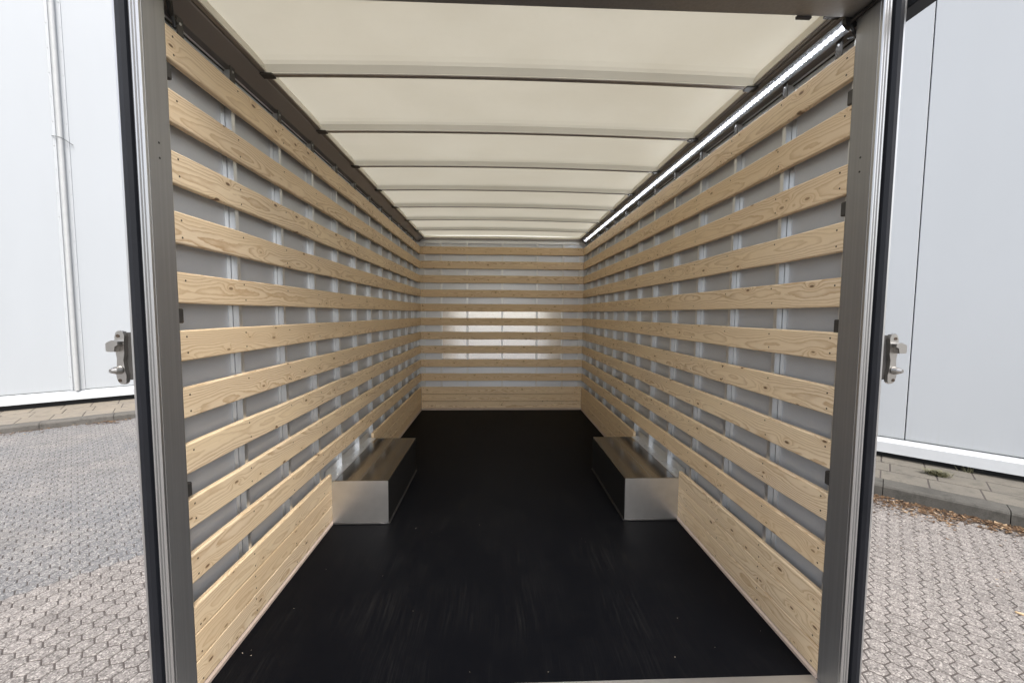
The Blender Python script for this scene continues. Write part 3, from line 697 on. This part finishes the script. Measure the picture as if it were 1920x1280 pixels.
# door catches on the outer edges
for s in (-1, 1):
    br = cbox('door_catch', s * 1.1745, s * 1.202, 1.262, 1.2675, 1.118, 1.262, 'bracket', bev=0.001)
    def sub(name, me, mat):
        return mesh_obj(name, me, mat, br, OFF - br.location)
    sub('mounting_block', prism_me('mounting_block', [(s * 1.176, 1.2677), (s * 1.200, 1.2677), (s * 1.200, 1.315), (s * 1.176, 1.315)], 'z', 1.122, 1.258), 'bracket')
    out = [(1.172, 1.112), (1.170, 1.135), (1.175, 1.150), (1.178, 1.180), (1.173, 1.200), (1.173, 1.232), (1.170, 1.252), (1.176, 1.265), (1.190, 1.268), (1.201, 1.262), (1.206, 1.248), (1.204, 1.230), (1.206, 1.212), (1.201, 1.185), (1.203, 1.160), (1.208, 1.140), (1.204, 1.122), (1.194, 1.108), (1.180, 1.106)]
    sub('catch_plate', prism_me('catch_plate', [(s * (1.184 + (x - 1.170) * 0.8), z) for x, z in out], 'y', 1.249, 1.2617), 'cast')
    hook = [(1.180, 1.236), (1.180, 1.226), (1.188, 1.222), (1.191, 1.206), (1.211, 1.206), (1.214, 1.210), (1.214, 1.230), (1.210, 1.234), (1.196, 1.240)]
    sub('hook', prism_me('hook', [(s * (x + 0.008), z) for x, z in hook], 'y', 1.230, 1.2487), 'cast')
    sub('pin', join_me('pin', [cyl_me('p', (s * 1.203, 1.2495, 1.150), (s * 1.206, 1.236, 1.150), 0.013, 0.0105, 14), cyl_me('p', (s * 1.206, 1.2365, 1.150), (s * 1.209, 1.226, 1.150), 0.010, 0.006, 14)]), 'cast')
    for z, x in ((1.252, 1.188), (1.118, 1.189)):
        sub('bolt_hole', cyl_me('bolt_hole', (s * (x + 0.014), 1.2492, z), (s * (x + 0.014), 1.2475, z), 0.005, n=12), 'screw')

# running gear under the box
for s in (-1, 1):
    cbox('chassis_rail', s * 0.38, s * 0.46, 1.30, YBO, -0.27, -0.125, 'rail')
    wh = cmesh('wheel', cyl_me('wheel', (s * 0.80, 2.935, GZ + 0.335), (s * 1.03, 2.935, GZ + 0.335), 0.335, n=36), 'tyre')
    mesh_obj('rim', cyl_me('rim', (s * 1.0305, 2.935, GZ + 0.335), (s * 1.045, 2.935, GZ + 0.335), 0.20, 0.17, 24), 'bright', wh, (0, 0, 0))
    cbox('support_leg', s * 0.38, s * 0.46, 5.20, 5.28, GZ, -0.2705, 'rail')
cmesh('axle', cyl_me('axle', (-0.80, 2.935, GZ + 0.335), (0.80, 2.935, GZ + 0.335), 0.045), 'rail')
for y in (1.75, 2.3, 3.6, 4.2, 4.8): cbox('cross_member', -XP, XP, y, y + 0.06, -0.124, -0.031, 'rail')

# ------------------------------------------------------------------ small things
def flakes(name, pts, size, mat, z, parent=None, flat=0.3, seed=1):
    rg = random.Random(seed); vs, fs, tn = [], [], []
    for x, y, sc in pts:
        a = rg.uniform(0, 6.28); L = size * sc * rg.uniform(0.6, 1.3); Wd = L * rg.uniform(0.3, 0.6)
        ca, sa = math.cos(a), math.sin(a); k = len(vs); zz = z + rg.uniform(0.001, 0.012) * (1 if flat > 0.2 else 0.2)
        for px, py, pz in ((-L, 0, rg.uniform(0, flat) * L), (-L * 0.2, Wd, 0), (L, 0, rg.uniform(0, flat) * L), (-L * 0.2, -Wd, 0), (0, 0, -0.001)):
            vs.append((x + px * ca - py * sa, y + px * sa + py * ca, zz + pz + 0.002))
        fs += [(k, k + 4, k + 1), (k + 1, k + 4, k + 2), (k + 2, k + 4, k + 3), (k + 3, k + 4, k)]; tn += [rg.random()] * 4
    me = bpy.data.meshes.new(name); me.from_pydata(vs, [], fs)
    at = me.attributes.new('tone', 'FLOAT', 'FACE'); at.data.foreach_set('value', tn)
    return mesh_obj(name, me, mat)
rg = random.Random(5); pts = []
for _ in range(3600):
    s = rg.uniform(-0.6, 2.6); d = abs(rg.gauss(0, 0.11)) * (1.9 if s < 0.6 else 1.2)
    p = tR * s + nR * (KR - 0.02 - d); pts.append((p.x, p.y, rg.uniform(0.4, 1.2)))
for _ in range(160):
    s = rg.uniform(-0.6, 2.4); p = tR * s + nR * (KR - 0.02 - rg.uniform(0.1, 1.6)); pts.append((p.x, p.y, rg.uniform(0.2, 0.6)))
o = flakes('leaf_litter', pts, 0.023, 'leaf', GZ, seed=3); tag(o, 'brown dry leaves and twigs drifted along the weathered kerb', 'leaf litter', kind='stuff')
pts = []
for _ in range(420):
    s = rg.choice((rg.gauss(-3.0, 0.35), rg.gauss(-2.4, 0.6), rg.gauss(-1.05, 0.15))); d = abs(rg.gauss(0, 0.16))
    p = tL * s + nL * (KL - 0.02 - d); pts.append((p.x, p.y, rg.uniform(0.4, 1.2)))
o = flakes('leaf_litter', pts, 0.028, 'leaf', GZ, seed=4); tag(o, 'thin scatter of reddish brown leaves below the sandy coloured pavement kerb', 'leaf litter', kind='stuff')
# crumbs on the black floor
pts = [(-1.06, 1.53, 1), (-1.02, 1.52, .7), (-1.035, 1.545, .6), (-0.98, 1.77, .6), (-0.17, 1.42, .6), (-0.18, 2.47, .5), (0.72, 1.66, .7), (1.04, 1.58, .6), (-0.57, 2.44, .8), (0.12, 1.41, .7), (0.80, 1.50, .5), (0.62, 1.46, .5)]
for _ in range(10): pts.append((rg.uniform(-0.98, 0.98), rg.uniform(1.4, 2.6), rg.uniform(0.2, 0.45)))
o = flakes('wood_crumbs', pts, 0.0036, 'crumb', -0.001, flat=0.15, seed=9); tag(o, 'tiny pale wood crumbs scattered on the black cargo floor', 'crumbs', kind='stuff')
# weeds at the foot of the wall
def weed(x, y, n, hgt, spread, seed, label):
    rg = random.Random(seed); vs, fs = [], []
    for _ in range(n):
        a = rg.uniform(0, 6.28); L = hgt * rg.uniform(0.5, 1.2); out = spread * rg.uniform(0.2, 1.0); wd = rg.uniform(0.003, 0.008)
        bx_, by_ = rg.gauss(0, spread * 0.3), rg.gauss(0, spread * 0.15); k = len(vs)
        for t in (0, 0.5, 1.0):
            cx_ = bx_ + math.cos(a) * out * t; cy_ = by_ + math.sin(a) * out * t * 0.6; cz_ = L * (t - 0.45 * t * t); ww = wd * (1 - 0.8 * t)
            vs += [(cx_ - math.sin(a) * ww, cy_ + math.cos(a) * ww, cz_), (cx_ + math.sin(a) * ww, cy_ - math.cos(a) * ww, cz_)]
        fs += [(k, k + 1, k + 3, k + 2), (k + 2, k + 3, k + 5, k + 4)]
    me = bpy.data.meshes.new('weed'); me.from_pydata(vs, [], fs)
    o = mesh_obj('weed', me, 'weed', None, (x, y, GZ + 0.143), math.atan2(tR.y, tR.x)); return tag(o, label, 'weed')
p = tR * 0.505 + nR * 7.45; weed(p.x, p.y, 240, 0.12, 0.17, 1, 'low bushy green weed growing between slabs near the wall foot')
p = tR * 0.80 + nR * 7.90; weed(p.x, p.y, 26, 0.15, 0.12, 2, 'thin sparse grass weed against the black plinth')
# single offcut lying on the paving
oc = prism_me('wood_offcut', [(-0.055, -0.008), (0.03, -0.012), (0.058, -0.004), (0.056, 0.008), (-0.03, 0.011), (-0.060, 0.003)], 'z', 0.0, 0.008)
o = mesh_obj('wood_offcut', oc, 'timber', None, (3.83, 2.69, GZ + 0.006), rad(-48)); tag(o, 'pale splinter of wood lying alone on the hexagonal pavers', 'wood offcut')
